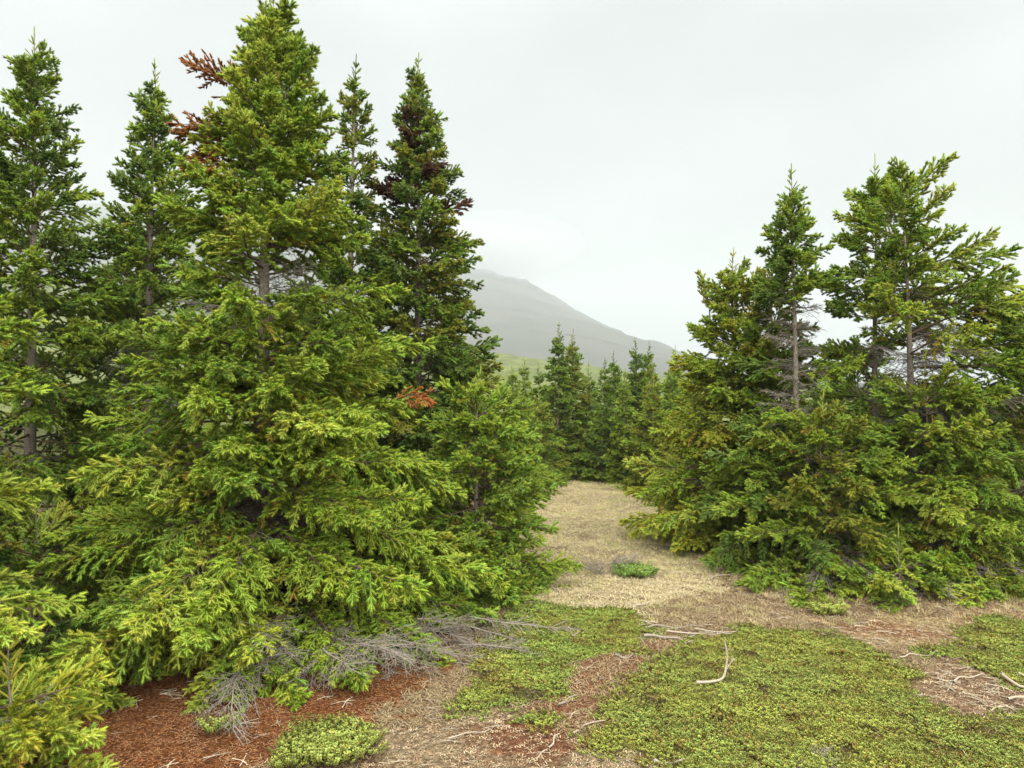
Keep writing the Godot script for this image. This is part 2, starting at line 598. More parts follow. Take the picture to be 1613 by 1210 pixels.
func hill_color(x: float, z: float) -> Color:
	var a := 0.5 + 0.5 * n_mid.get_noise_2d(x * 0.10, z * 0.07)
	var b := 0.5 + 0.5 * n_fine.get_noise_2d(x * 0.2, z * 0.12)
	return Color(0.065, 0.085, 0.03).lerp(Color(0.135, 0.155, 0.055), clampf(a * 1.3 - 0.15, 0, 1)) * lerpf(0.75, 1.15, b)

const RIDGE := [[-1400.0, 400.0], [-700.0, 390.0], [-330.0, 352.0], [-77.0, 265.0], [30.0, 236.0], [105.0, 190.0], [160.0, 150.0], [191.0, 118.0], [244.0, 94.0], [339.0, 61.0], [400.0, 34.0], [480.0, -4.0], [700.0, -20.0]]

func ridge(x: float) -> float:
	for k in RIDGE.size() - 1:
		if x < RIDGE[k + 1][0]:
			return lerpf(RIDGE[k][1], RIDGE[k + 1][1], clampf((x - RIDGE[k][0]) / (RIDGE[k + 1][0] - RIDGE[k][0]), 0, 1))
	return -20.0

func mountain_height(x: float, z: float) -> float:
	var d := -z
	var up := clampf((d - 420.0) / 1080.0, 0.0, 1.0)
	if d > 1500.0:
		up = 1.0 - (d - 1500.0) / 700.0
	var s := x + 70.0 * n_big.get_noise_2d(x * 0.004, z * 0.008) * (1.0 - up)
	var y := ridge(s) * up
	y += (6.0 * n_big.get_noise_2d(x * 0.018, z * 0.006) + 3.0 * n_mid.get_noise_2d(x * 0.03, z * 0.02)) * up * clampf(y / 60.0, 0.0, 1.0)
	return y - 3.0

func mountain_color(x: float, z: float) -> Color:
	var a := 0.5 + 0.5 * n_mid.get_noise_2d(x * 0.012, z * 0.01)
	return Color(0.055, 0.065, 0.05).lerp(Color(0.10, 0.10, 0.09), a)

# ---------------------------------------------------------------- small plants, litter and sticks
func sprig_mesh(stems: int, tall: float, leaf: float, leaves: int, spread: float, woody := 0.25) -> ArrayMesh:
	var mb := MB.new()
	for s in stems:
		var a := rnd(0, TAU)
		var q := Vector3(cos(a), 0, sin(a)) * spread * sqrt(rng.randf())
		var d := Vector3(cos(a) * 0.5, rnd(0.5, 1.1), sin(a) * 0.5).normalized()
		var hgt := tall * rnd(0.6, 1.15)
		var tone := rnd(0.72, 1.1)
		mb.tube([q - d * 0.01, q + d * hgt], 0.0012, 0.0008, 3, Color(0.13, 0.09, 0.05))
		for k in leaves:
			var t := lerpf(0.25, 1.05, (k + rng.randf()) / leaves)
			var az := k * 2.4 + a
			var nd := (Vector3(cos(az), rnd(0.1, 0.8), sin(az))).normalized()
			var sd := nd.cross(d).normalized() * leaf * 0.38
			var b := q + d * hgt * t
			var c := Color(0.265, 0.320, 0.062).lerp(Color(0.15, 0.215, 0.044), rng.randf()) * tone * lerpf(0.8, 1.1, t)
			if rng.randf() < 0.04:
				c = Color(0.30, 0.20, 0.05)
			mb.tri(b, b + nd * leaf * 0.5 + sd, b + nd * leaf * 0.5 - sd, c, c)
			mb.tri(b + nd * leaf * 0.5 + sd, b + nd * leaf, b + nd * leaf * 0.5 - sd, c, c)
	return mesh_of(mb, M.leaf)

func on_ground(x: float, z: float, lift := 0.0) -> Vector3:
	return Vector3(x, ground_height(x, z) + lift, z)

func make_mats() -> void:
	rng.seed = 301
	var mesh := sprig_mesh(20, 0.024, 0.0066, 12, 0.045)
	var labels := [
		"green crowberry mat spreading over the ground right of the narrow footpath",
		"green crowberry mat between the big bright spruce and the footpath",
		"green crowberry mat at the right edge beyond the exposed pale roots"]
	for k in 3:
		var places := []
		var colors := PackedColorArray()
		var box := Rect2(MATS[k][0], Vector2.ZERO)
		for p in MATS[k]:
			box = box.expand(p)
		box = box.grow(0.2)
		var n := int(box.get_area() * 1800.0)
		for j in n:
			var x := rnd(box.position.x, box.end.x)
			var z := rnd(box.position.y, box.end.y)
			var ex := x + rng.randfn(0.0, 0.045)
			var ez := z + rng.randfn(0.0, 0.045)
			if not Geometry2D.is_point_in_polygon(warped(ex, ez), MATS[k]) or not in_mat(ex, ez):
				continue
			var bare := n_mid.get_noise_2d(x * 4.0 + 9.0, z * 4.0)
			if bare > 0.20 and rng.randf() < 0.7:
				continue
			var y := n_mid.get_noise_2d(x * 1.3 + 20.0, z * 1.3)
			var s := rnd(0.7, 1.25) * (1.0 - 0.3 * smoothstep(0.1, 0.3, bare)) * (1.0 + 0.7 * n_mid.get_noise_2d(x * 3.0 + 5.0, z * 3.0))
			places.append(Transform3D(Basis(Vector3.UP, rnd(0, TAU)) * Basis(Vector3.RIGHT, rnd(-0.25, 0.25)) * Basis.from_scale(Vector3.ONE * s), on_ground(x, z, -0.004)))
			var l := rnd(0.78, 1.12)
			var c := Color(1, 1, 1).lerp(Color(1.10, 1.0, 0.9), clampf(0.5 + y * 1.6, 0, 1)) if k == 0 else Color(0.9, 0.98, 0.9).lerp(Color(1.1, 1, 0.9), clampf(0.5 + y * 1.6, 0, 1))
			if rng.randf() < 0.16 or bare > 0.2:
				c = Color(0.95, 0.66, 0.72)
			colors.append(c * l)
		var o := scatter("crowberry_mat", mesh, places, colors)
		tag(o, labels[k], "ground cover", "crowberry mats in the clearing", "stuff")

func bit_mesh(length: float, width: float, curl: float) -> ArrayMesh:
	var mb := MB.new()
	for s in 5:
		var a := rnd(0, TAU)
		var p := Vector3(rnd(-1, 1), 0.002, rnd(-1, 1)) * length * 1.2
		var d := Vector3(cos(a), rnd(-0.05, curl), sin(a)).normalized()
		var w := d.cross(Vector3.UP).normalized() * width * 0.5
		var mid := p + d * length * 0.5 + Vector3(0, curl * length * 0.3, 0)
		var e := p + (d + w.normalized() * rnd(-0.5, 0.5)).normalized() * length
		var c := Color(1, 1, 1) * rnd(0.65, 1.1)
		mb.tri(p - w, p + w, mid - w, c, c)
		mb.tri(p + w, mid + w, mid - w, c, c)
		mb.tri(mid - w, mid + w, e, c, c)
	return mesh_of(mb, M.litter)

func make_litter() -> void:
	rng.seed = 401
	var flakes := bit_mesh(0.011, 0.0035, 0.6)
	var straw := bit_mesh(0.032, 0.0022, 0.3)
	var fallen := bit_mesh(0.016, 0.0022, 0.1)
	var P := [[], [], []]
	var C := [PackedColorArray(), PackedColorArray(), PackedColorArray()]
	for j in 60000:
		var z := -rnd(sqrt(2.4), sqrt(6.6)) ** 2 if j % 3 else -rnd(5.4, 14.6)
		var x := rnd(-2.8, 4.6) if j % 3 else rnd(-0.6, 2.6)
		if in_mat(x, z) and rng.randf() < 0.93:
			continue
		var kind := zone(x, z)
		var t := Transform3D(Basis(Vector3.UP, rnd(0, TAU)) * Basis.from_scale(Vector3.ONE * rnd(0.7, 1.5)), on_ground(x, z, 0.002))
		var r := rng.randf()
		if kind == "orange":
			P[2].append(t); C[2].append(Color(0.36, 0.155, 0.060).lerp(Color(0.33, 0.23, 0.14), r * r))
		elif kind == "straw":
			P[1].append(t); C[1].append(Color(0.62, 0.55, 0.34).lerp(Color(0.42, 0.35, 0.20), r))
		elif kind == "":
			P[1].append(t); C[1].append(Color(0.40, 0.325, 0.19).lerp(Color(0.23, 0.16, 0.09), r))
		else:
			P[0].append(t); C[0].append(Color(0.44, 0.36, 0.235).lerp(Color(0.21, 0.125, 0.07), r))
	var tuft := MB.new()
	for k in 12:
		var a := rnd(0, TAU)
		var p := Vector3(cos(a), 0, sin(a)) * rnd(0.0, 0.02)
		var e := p + Vector3(cos(a) * rnd(0.01, 0.04), rnd(0.02, 0.045), sin(a) * rnd(0.01, 0.04))
		var w := Vector3(-sin(a), 0, cos(a)) * 0.0014
		var c := Color(1, 1, 1) * rnd(0.7, 1.1)
		tuft.tri(p - w, p + w, e, c, c)
	var up := []
	var uc := PackedColorArray()
	for j in 9000:
		var z := -rnd(2.3, 3.8) ** 2
		var x := rnd(-1.0, 4.4) if z > -6.5 else rnd(-0.4, 2.4)
		var dense := n_mid.get_noise_2d(x * 1.7, z * 1.7)
		if in_mat(x, z) or zone(x, z) == "orange" or dense < -0.05 and rng.randf() < 0.85:
			continue
		up.append(Transform3D(Basis(Vector3.UP, rnd(0, TAU)) * Basis.from_scale(Vector3.ONE * rnd(0.5, 1.2)), on_ground(x, z, -0.002)))
		uc.append(Color(0.58, 0.50, 0.27).lerp(Color(0.32, 0.36, 0.12), clampf(dense * 1.6 + rnd(-0.2, 0.2), 0.0, 1.0)))
	tag(scatter("grass_tuft", mesh_of(tuft, M.litter), up, uc), "short dry grass tufts standing in the clearing and on bare strips", "grass", "", "stuff")
	var tw := MB.new()
	for k in 3:
		var a := rnd(0, TAU)
		var p := Vector3(rnd(-0.04, 0.04), 0.004, rnd(-0.04, 0.04))
		var d := Vector3(cos(a), 0.04, sin(a)) * rnd(0.03, 0.06)
		tw.tube([p - d, p + Vector3(0, 0.003, 0), p + d + Vector3(d.z, 0, -d.x) * rnd(-0.3, 0.3)], 0.0022, 0.001, 3, Color(1, 1, 1))
	var tp := []
	var tc := PackedColorArray()
	for j in 2600:
		var z := -rnd(sqrt(2.4), sqrt(7.0)) ** 2
		var x := rnd(-2.6, 4.4)
		var near_root := Vector2(x - 1.1, (z + 5.15) * 2.0).length() < 0.5 or Vector2(x - 2.75, z + 4.1).length() < 0.4
		if in_mat(x, z) and rng.randf() < 0.9 or not near_root and rng.randf() < 0.72:
			continue
		tp.append(Transform3D(Basis(Vector3.UP, rnd(0, TAU)) * Basis.from_scale(Vector3.ONE * rnd(0.5, 1.6 if near_root else 1.2)), on_ground(x, z, 0.002)))
		tc.append(Color(0.40, 0.34, 0.27).lerp(Color(0.62, 0.54, 0.40), rng.randf()) * rnd(0.5, 0.9))
	tag(scatter("twig_litter", mesh_of(tw, M.litter), tp, tc), "fine grey broken twigs strewn over the bare ground", "litter", "", "stuff")
	tag(scatter("plant_litter", flakes, P[0], C[0]), "pale flaky plant litter covering the bare foreground patches", "litter", "", "stuff")
	tag(scatter("dry_grass", straw, P[1], C[1]), "dry straw coloured grass lying over the open clearing", "grass", "", "stuff")
	tag(scatter("fallen_needles", fallen, P[2], C[2]), "rust orange fallen needles under the big bright spruce", "litter", "", "stuff")

func stick(called: String, label: String, category: String, group: String, pts: Array, r0: float, r1: float, mat: String, forks := []) -> void:
	var mb := MB.new()
	mb.tube(smooth(pts), r0, r1, 7, Color(1, 1, 1))
	for f in forks:
		mb.tube(smooth(f), r1 * 1.3, r1 * 0.6, 6, Color(0.95, 0.95, 0.95))
	tag(obj(called, mesh_of(mb, M[mat])), label, category, group)

func smooth(pts: Array) -> Array:
	var c := Curve3D.new()
	for k in pts.size():
		var a: Vector3 = pts[maxi(k - 1, 0)]
		var b: Vector3 = pts[mini(k + 1, pts.size() - 1)]
		c.add_point(pts[k], -(b - a) / 6.0, (b - a) / 6.0)
	var out := []
	for k in pts.size() * 4:
		out.append(c.samplef(float(k) / (pts.size() * 4 - 1) * (pts.size() - 1)))
	return out

func lying(x0: float, z0: float, x1: float, z1: float, bow: float, lift: float) -> Array:
	var a := Vector2(x0, z0)
	var b := Vector2(x1, z1)
	var side := (b - a).orthogonal()
	var out := []
	for k in 6:
		var t := k / 5.0
		var p := a.lerp(b, t) + side * (bow * sin(PI * t) + 0.05 * sin(t * 9.0 + x0 * 7.0))
		out.append(on_ground(p.x, p.y, lift * (1.0 + 0.6 * sin(t * 5.0 + z0))))
	return out

func make_sticks() -> void:
	rng.seed = 501
	var g := func(x: float, z: float, y: float) -> Vector3: return on_ground(x, z, y)
	stick("forked_stick", "bleached forked stick with upright tips standing out of the crowberry mat", "stick", "", [g.call(1.0, -4.12, 0.025), g.call(1.08, -4.13, 0.035), g.call(1.155, -4.16, 0.045), g.call(1.185, -4.19, 0.10), g.call(1.19, -4.20, 0.155), g.call(1.18, -4.21, 0.215)], 0.009, 0.004, "pale", [[g.call(1.18, -4.18, 0.075), g.call(1.205, -4.18, 0.115), g.call(1.215, -4.18, 0.16)], [g.call(1.208, -4.18, 0.12), g.call(1.23, -4.19, 0.145)]])
	var R := [
		["thick grey driftwood root lying across the head of the footpath", 0.87, -5.03, 1.22, -5.04, 0.01, 0.016, 0.015],
		["long pale root running right from the footpath to the bare strip", 1.25, -5.16, 1.95, -5.24, -0.04, 0.010, 0.007],
		["thin brown root just behind the thick grey driftwood root", 0.92, -5.22, 1.34, -5.28, 0.05, 0.010, 0.008],
		["bowed grey root beside the right end of the driftwood root", 1.12, -4.90, 1.32, -4.95, 0.12, 0.012, 0.010],
		["straight pale root between the long pale root and the driftwood", 1.05, -5.12, 1.5, -5.14, 0.03, 0.012, 0.009],
		["short dark root end in front of the driftwood root", 1.32, -4.78, 1.44, -4.72, 0.1, 0.010, 0.009],
		["pale broken branch pointing into the clearing behind the roots", 0.90, -5.62, 1.16, -5.92, 0.06, 0.014, 0.009],
		["thin pale stick lying beside the small green patch in the clearing", 1.12, -6.46, 1.36, -6.50, 0.05, 0.010, 0.007],
		["bleached stick at the foot of the right hand spruces", 1.72, -6.55, 2.02, -6.80, 0.08, 0.014, 0.009],
	]
	for r in R:
		stick("root", r[0], "root", "weathered roots and sticks on bare ground", lying(r[1], r[2], r[3], r[4], r[5], r[6]), r[7] * 0.72, r[7] * 0.33, "pale" if "pale" in r[0] or "bleached" in r[0] else "dead")
	var S := [
		["arched bleached root standing highest among the exposed roots", 2.72, -4.22, 2.92, -4.25, -0.2, 0.05, 0.012],
		["long straight bleached root at the front of the exposed roots", 2.62, -4.02, 2.98, -4.03, 0.05, 0.015, 0.009],
		["forked pale root lying left of the exposed roots", 2.48, -4.28, 2.72, -4.36, 0.08, 0.012, 0.008],
		["short pale root between the arched root and the crowberry", 2.88, -4.32, 3.05, -4.16, 0.15, 0.02, 0.009],
		["thick bleached root cut off by the right edge", 2.70, -3.82, 3.05, -3.92, 0.04, 0.02, 0.013],
		["pale twig at the rim of the bare strip behind exposed roots", 2.38, -4.68, 2.66, -4.74, 0.06, 0.012, 0.007],
	]
	for r in S:
		stick("root", r[0], "root", "exposed roots on the right", lying(r[1], r[2], r[3], r[4], r[5], r[6]), r[7] * 0.8, r[7] * 0.35, "pale")
	var T := [
		["pale twig bent double on the litter below the footpath", 0.29, -3.56, 0.44, -3.68, 0.25, 0.015, 0.006],
		["short white twig leaning beside the bent twig", 0.17, -3.44, 0.22, -3.56, 0.05, 0.02, 0.005],
		["pale broken stick at the lower edge of the crowberry mat", 0.62, -3.32, 0.74, -3.26, 0.03, 0.02, 0.008],
		["thin pale twig lying on litter under the left crowberry mat", -0.30, -3.55, -0.10, -3.60, 0.1, 0.012, 0.004],
		["grey twig on the footpath", 0.24, -3.86, 0.33, -3.98, 0.05, 0.012, 0.006],
		["small grey stick crossing the upper footpath", 0.62, -4.60, 0.74, -4.63, 0.05, 0.015, 0.008],
		["little wood chip on the left crowberry mat", 0.36, -4.92, 0.44, -4.96, 0.2, 0.05, 0.006],
	]
	for r in T:
		stick("twig", r[0], "twig", "twigs lying on the foreground litter", lying(r[1], r[2], r[3], r[4], r[5], r[6]), r[7], r[7] * 0.5, "dead" if "grey" in r[0] else "pale")

func make_small_plants() -> void:
	rng.seed = 601
	var sprig := sprig_mesh(14, 0.075, 0.013, 16, 0.06)
	# [label, name, x, z, rx, rz, count, tint]
	var B := [
		["light green low bush on orange needles in front of the big spruce", "low_bush", -0.82, -3.42, 0.27, 0.20, 130, Color(0.95, 0.9, 0.9)],
		["small dark green crowberry patch beside grey heather in the clearing", "low_bush", 1.08, -6.78, 0.18, 0.16, 60, Color(0.75, 0.95, 0.9)],
		["tiny green seedling on the orange needles", "low_bush", -1.42, -3.66, 0.03, 0.03, 3, Color(1.1, 1.1, 1.0)],
		["small green bush on the bare strip below the right spruces", "low_bush", 2.36, -5.66, 0.12, 0.06, 16, Color(1.1, 1.05, 1.0)],
	]
	for b in B:
		var t := thing(b[1], b[0], "bush", on_ground(b[2], b[3]))
		var sb := MB.new()
		for k in 10:
			var a := rnd(0, TAU)
			sb.tube([Vector3(0, 0, 0), Vector3(cos(a) * b[4] * 0.5, 0.03, sin(a) * b[5] * 0.5), Vector3(cos(a) * b[4] * 0.9, 0.05, sin(a) * b[5] * 0.9)], 0.003, 0.0015, 4, Color(1, 1, 1))
		obj("stem", mesh_of(sb, M.twig), t)
		var places := []
		var colors := PackedColorArray()
		for k in b[6]:
			var a := rnd(0, TAU)
			var q := sqrt(rng.randf()) * (0.75 + 0.55 * n_mid.get_noise_2d(cos(a) * 1.5 + b[2] * 3.0, sin(a) * 1.5))
			var p := Vector3(cos(a) * q * b[4], (0.02 if b[2] > 0.0 else 0.045) * (1.0 - q * q) * rnd(0.2, 1.0), sin(a) * q * b[5])
			places.append(Transform3D(Basis(Vector3.UP, rnd(0, TAU)) * Basis(Vector3.RIGHT, rnd(-0.3, 0.3)) * Basis.from_scale(Vector3.ONE * rnd(0.6, 1.1)), p))
			colors.append(b[7] * rnd(0.75, 1.1))
		scatter("foliage", sprig, places, colors, t)
	# grey leafless heather: fine twig fans
	var H := [
		["grey leafless heather clump in the clearing beside the dark green patch", 0.86, -6.92, 0.30, 26],
		["grey dead heather clump at the lower edge of the right crowberry mat", 1.30, -3.28, 0.13, 9],
		["small grey dead heather left of the grey clump in the clearing", 0.45, -6.85, 0.22, 12],
	]
	for c in H:
		var t := thing("dead_heather", c[0], "dead shrub", on_ground(c[1], c[2]))
		for k in c[4]:
			var o := obj("dead_stem", dead_boughs[1][k % 3], t)
			var a := rnd(0, TAU)
			var s: float = c[3] / 0.27 * rnd(0.4, 0.8)
			o.transform = Transform3D(Basis(Vector3.UP, a) * Basis(Vector3(0, 0, 1), rnd(0.15, 0.9)) * Basis.from_scale(Vector3.ONE * s), Vector3(cos(a), 0, -sin(a)) * c[3] * rnd(0.0, 0.5))

# ---------------------------------------------------------------- everything
func _ready() -> void:
	n_big.seed = 11; n_big.frequency = 1.0; n_big.fractal_octaves = 3
	n_mid.seed = 12; n_mid.frequency = 1.0; n_mid.fractal_octaves = 3
	n_fine.seed = 13; n_fine.frequency = 1.0; n_fine.fractal_octaves = 2

	var cam := Camera3D.new()
	cam.name = "camera"
	cam.fov = 54.0
	cam.near = 0.05
	cam.far = 9000.0
	cam.position = Vector3(0, 1.6, 0)
	cam.rotation.x = atan2(20.0, 1187.0)
	add_child(cam)
	cam.current = true

	# overcast sky: brighter overhead than at the horizon, faint cloud structure
	var img := Image.create(512, 256, false, Image.FORMAT_RGBF)
	var cn := FastNoiseLite.new()
	cn.seed = 5; cn.frequency = 0.9; cn.fractal_octaves = 4
	for y in 256:
		var el := (0.5 - (y + 0.5) / 256.0) * PI
		for x in 512:
			var az := (x + 0.5) / 512.0 * TAU
			var d := Vector3(cos(el) * cos(az), sin(el), cos(el) * sin(az))
			var l := 0.078 + 0.30 * pow(maxf(0.0, sin(el)), 2.4)
			l *= 1.0 + 0.30 * cn.get_noise_3d(d.x * 1.5, d.y * 4.0, d.z * 1.5)
			var c := Color(0.965, 1.0, 1.01) * l
			if el < 0.0:
				c = Color(0.08, 0.08, 0.06)
			img.set_pixel(x, y, c)
	var pano := PanoramaSkyMaterial.new()
	pano.panorama = ImageTexture.create_from_image(img)
	var sky := Sky.new()
	sky.sky_material = pano
	var env := Environment.new()
	env.background_mode = Environment.BG_SKY
	env.sky = sky
	env.background_energy_multiplier = 1.0
	env.tonemap_mode = Environment.TONE_MAPPER_LINEAR
	env.tonemap_exposure = 6.9
	env.fog_enabled = true
	env.fog_density = 0.00056
	env.fog_light_color = Color(0.94, 0.985, 1.0)
	env.volumetric_fog_enabled = true
	env.volumetric_fog_density = 0.0
	env.sdfgi_enabled = true
	env.ssao_enabled = true
	env.ssil_enabled = true
	var we := WorldEnvironment.new()
	we.name = "environment"
	we.environment = env
	add_child(we)
	var sun := DirectionalLight3D.new()
	sun.name = "sun"
	sun.light_energy = 0.5
	sun.light_color = Color(1.0, 0.97, 0.92)
	sun.light_angular_distance = 100.0
	sun.shadow_enabled = true
	sun.rotation_degrees = Vector3(-54, 18, 0)
	add_child(sun)

	make_materials()

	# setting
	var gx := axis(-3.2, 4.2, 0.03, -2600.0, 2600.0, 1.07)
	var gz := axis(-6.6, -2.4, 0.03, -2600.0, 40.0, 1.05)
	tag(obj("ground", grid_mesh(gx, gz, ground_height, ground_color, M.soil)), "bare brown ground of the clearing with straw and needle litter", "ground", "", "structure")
	var hx := axis(-60.0, 130.0, 2.0, -800.0, 400.0, 1.06)
	var hz := axis(-380.0, -60.0, 2.2, -1000.0, -22.0, 1.05)
	tag(obj("hillside", grid_mesh(hx, hz, hill_height, hill_color, M.hill)), "hazy green hillside rising behind the far spruces", "hill", "", "structure")
	tag(obj("mountain", grid_mesh(axis(-300.0, 480.0, 7.0, -1400.0, 700.0, 1.06), axis(-1560.0, -1200.0, 9.0, -2200.0, -420.0, 1.05), mountain_height, mountain_color, M.hill)), "dark mountain slope fading into the low cloud", "mountain", "", "structure")
	var sm := MB.new()
	for k in 12:
		var t := k / 11.0
		for e in 2:
			var x := 49.0 + 26.0 * t + 1.5 * sin(t * 9.0)
			var z := -704.0 + 26.0 * t + (e - 0.5) * (1.0 + 9.0 * sin(PI * clampf(t * 1.1, 0, 1)) * (0.6 + 0.4 * sin(t * 13.0)))
			sm.v.append(Vector3(x, mountain_height(x, z) + 0.7, z))
			sm.n.append(Vector3.UP); sm.c.append(Color(0.8, 0.8, 0.8))
		if k:
			var b := k * 2 - 2
			sm.i.append_array([b, b + 1, b + 2, b + 1, b + 3, b + 2])
	tag(obj("snow_patch", mesh_of(sm, M.litter)), "small white snow streak left on the mountain foot", "snow")
	var fm := FogMaterial.new()
	fm.density = 0.0017
	fm.albedo = Color(0.90, 0.92, 0.93)
	rng.seed = 901
	for k in 12:   # ragged low cloud round the summit
		var bank := FogVolume.new()
		bank.name = numbered("cloud_patch")
		bank.shape = RenderingServer.FOG_VOLUME_SHAPE_ELLIPSOID
		var wide := rnd(220.0, 430.0)
		bank.size = Vector3(wide, wide * rnd(0.20, 0.34), wide * 0.8)
		bank.position = Vector3(rnd(-330.0, 5.0), rnd(240.0, 295.0), rnd(-1500.0, -1300.0))
		bank.rotation.y = rnd(-0.5, 0.5)
		bank.material = fm
		tag(bank, "soft grey patch of low cloud swallowing the mountain top", "cloud", "patches of low cloud on the mountain", "stuff")
		add_child(bank)

	make_boughs()
	make_trees()
	make_mats()
	make_litter()
	make_small_plants()
	make_sticks()

func make_trees() -> void:
	var FG := "spruces standing round the clearing"
	# left group. x at the trunk, z distance
	spruce("biggest bright green spruce in front with a rust brown dead bough near its top", -1.74, -5.25, {"seed": 1, "h": 4.45, "r": 1.62, "p": 0.95, "lean": 0.08, "side": -0.2, "lopsided": 0.10, "tints": ["fresh", "fresh", "bright", "mid"], "step": 0.165, "whorl": 8, "lowstep": 0.5, "trunk": 0.085, "gaps": [[0.49, 0.58, 0.5]], "hem": 0.9,
"dead": [[-0.32, 0.09, 0.03, 0.43, 1.48], [-0.35, 0.11, 0.02, 0.56, 1.5], [-0.63, 0.11, 0.05, 0.43, 1.17], [-0.33, 0.12, -0.03, 0.72, 0.86], [-0.53, 0.12, 0.08, 0.42, 0.92], [-0.87, 0.22, -0.04, 0.64, 0.85], [-0.7, 0.28, 0.0, 0.45, 1.27], [-0.09, 0.18, -0.07, 0.73, 1.46], [-0.81, 0.27, -0.05, 0.52, 1.07], [-1.23, 0.24, -0.08, 0.64, 0.69], [-0.98, 0.26, -0.01, 0.47, 1.22], [-0.21, 0.18, -0.09, 0.72, 1.19], [-0.71, 0.11, -0.06, 0.4, 1.06], [-0.48, 0.16, -0.03, 0.69, 1.02], [-1.25, 0.16, -0.07, 0.63, 0.71], [-1.36, 0.24, -0.05, 0.4, 0.73], [-1.07, 0.1, -0.02, 0.48, 0.82], [-0.57, 0.16, 0.01, 0.5, 1.14], [-0.13, 0.09, -0.01, 0.53, 0.91], [-1.13, 0.23, 0.08, 0.42, 0.93], [-0.02, 0.15, 0.0, 0.66, 0.94], [-0.49, 0.06, 0.05, 0.47, 1.48], [-1.23, 0.29, 0.04, 0.75, 0.62], [-0.81, 0.29, -0.02, 0.43, 0.72], [-0.85, 0.17, -0.07, 0.44, 0.92], [-0.81, 0.09, -0.02, 0.65, 0.89], [-1.0, 0.15, -0.04, 0.48, 0.91], [-0.28, 0.09, 0.03, 0.65, 1.14], [-0.86, 0.15, -0.02, 0.43, 0.61], [-1.35, 0.18, 0.03, 0.47, 1.09], [-0.32, 0.24, 0.02, 0.4, 1.19], [-0.86, 0.24, 0.07, 0.74, 1.19], [-0.31, 0.19, 0.08, 0.53, 1.04], [-1.32, 0.18, 0.01, 0.73, 1.15]],
		"extra": [[3.62, 2.95, 0.5, 0.72, 0.05, "rust", "rust brown dead bough pointing up left near the top"], [3.42, 3.2, 0.12, 0.5, 0.15, "rust", "rust brown dead bough hanging left near the top"], [3.45, 2.8, 0.2, 0.45, 0.12, "rust", "rust brown dead bough behind the hanging one"], [3.35, 3.0, 0.0, 0.42, 0.1, "rust", ""], [3.42, 3.05, 0.1, 0.45, 0.22, "russet", "dense russet bough tip left near the top"], [3.34, 2.85, 0.0, 0.40, 0.2, "russet", "dense russet bough tip left near the top"], [1.62, -0.35, 0.05, 0.19, 1.05, "rust", "small rust brown tip on the right side"], [3.2, 3.5, -0.1, 0.3, 0.2, "rust", ""], [1.33, -1.25, -0.0, 0.76, 0.05, "fresh", ""], [1.75, -1.53, -0.01, 0.91, 0.05, "mid", ""], [1.13, -2.3, -0.01, 1.14, 0.05, "bright", ""], [1.08, -0.85, -0.18, 1.07, 0.05, "fresh", ""], [1.36, -0.99, 0.0, 1.06, 0.05, "fresh", ""], [0.96, -2.2, 0.07, 0.93, 0.05, "fresh", ""], [1.74, -1.62, -0.07, 1.0, 0.05, "fresh", ""], [1.38, -0.89, -0.03, 1.14, 0.05, "fresh", ""], [1.39, -1.49, -0.17, 0.97, 0.05, "mid", ""], [1.43, -1.54, -0.08, 0.71, 0.05, "mid", ""], [1.02, -1.99, 0.04, 0.82, 0.05, "bright", ""], [1.64, -1.68, -0.11, 0.81, 0.05, "bright", ""], [3.5, -0.15, 1.05, 0.55, 0.06, "mid", ""], [3.75, 0.5, 1.2, 0.45, 0.04, "mid", ""]]})
	spruce("mid green spruce squeezed against the right side of the biggest bright spruce", -0.30, -6.3, {"seed": 2, "h": 1.8, "r": 0.85, "whorl": 7, "lowstep": 0.6, "p": 0.6, "tints": ["fresh", "mid", "mid"], "step": 0.14})
	spruce("slender spruce top directly right of the biggest spruce with a thin open crown", -1.56, -7.3, {"seed": 3, "h": 4.9, "r": 0.75, "tints": ["dark", "olive", "mid"], "step": 0.2, "whorl": 5})
	spruce("tall dark spruce with maroon upper boughs beside the mountain", -0.95, -7.5, {"seed": 4, "h": 5.0, "r": 1.25, "p": 0.92, "upper": [0.66, 0.86, "maroon", 0.4], "tints": ["dark", "olive", "dark", "mid"], "top": "mid", "step": 0.15, "whorl": 7})
	spruce("dark spruce with a pointed top left of the biggest spruce", -3.38, -7.0, {"seed": 5, "h": 4.7, "r": 1.05, "tints": ["dark", "mid", "mid", "fresh"], "top": "fresh", "step": 0.18, "gaps": [[0.26, 0.50, 0.3]]})
	spruce("tall green spruce second from the left edge with upswept top shoots", -4.15, -6.5, {"seed": 6, "h": 4.75, "r": 1.2, "tints": ["mid", "fresh", "dark"], "top": "fresh", "step": 0.18})
	spruce("nearest bright spruce reaching its boughs in from the left edge", -3.12, -3.3, {"seed": 7, "h": 3.1, "r": 1.25, "p": 0.55, "tints": ["bright", "fresh", "bright", "fresh"], "step": 0.16})
	spruce("green spruce at the back between the two tall left spruces", -4.6, -9.0, {"seed": 8, "h": 3.6, "r": 1.2, "tints": ["dark", "mid"], "step": 0.2})
	spruce("dark spruce far back behind the biggest spruce", -2.6, -9.4, {"seed": 9, "h": 3.2, "r": 1.2, "tints": ["dark", "mid"], "step": 0.2})
	spruce("low yellow green young spruce in the bottom left corner", -2.15, -3.25, {"seed": 10, "h": 0.62, "r": 0.45, "p": 0.5, "tints": ["yellow", "bright"], "step": 0.09, "trunk": 0.012})
	spruce("low dark spruce in the gap between the nearest left spruce and the biggest one", -3.0, -4.75, {"seed": 11, "h": 1.0, "r": 0.75, "p": 0.5, "tints": ["mid", "dark", "olive"], "step": 0.13, "trunk": 0.018})
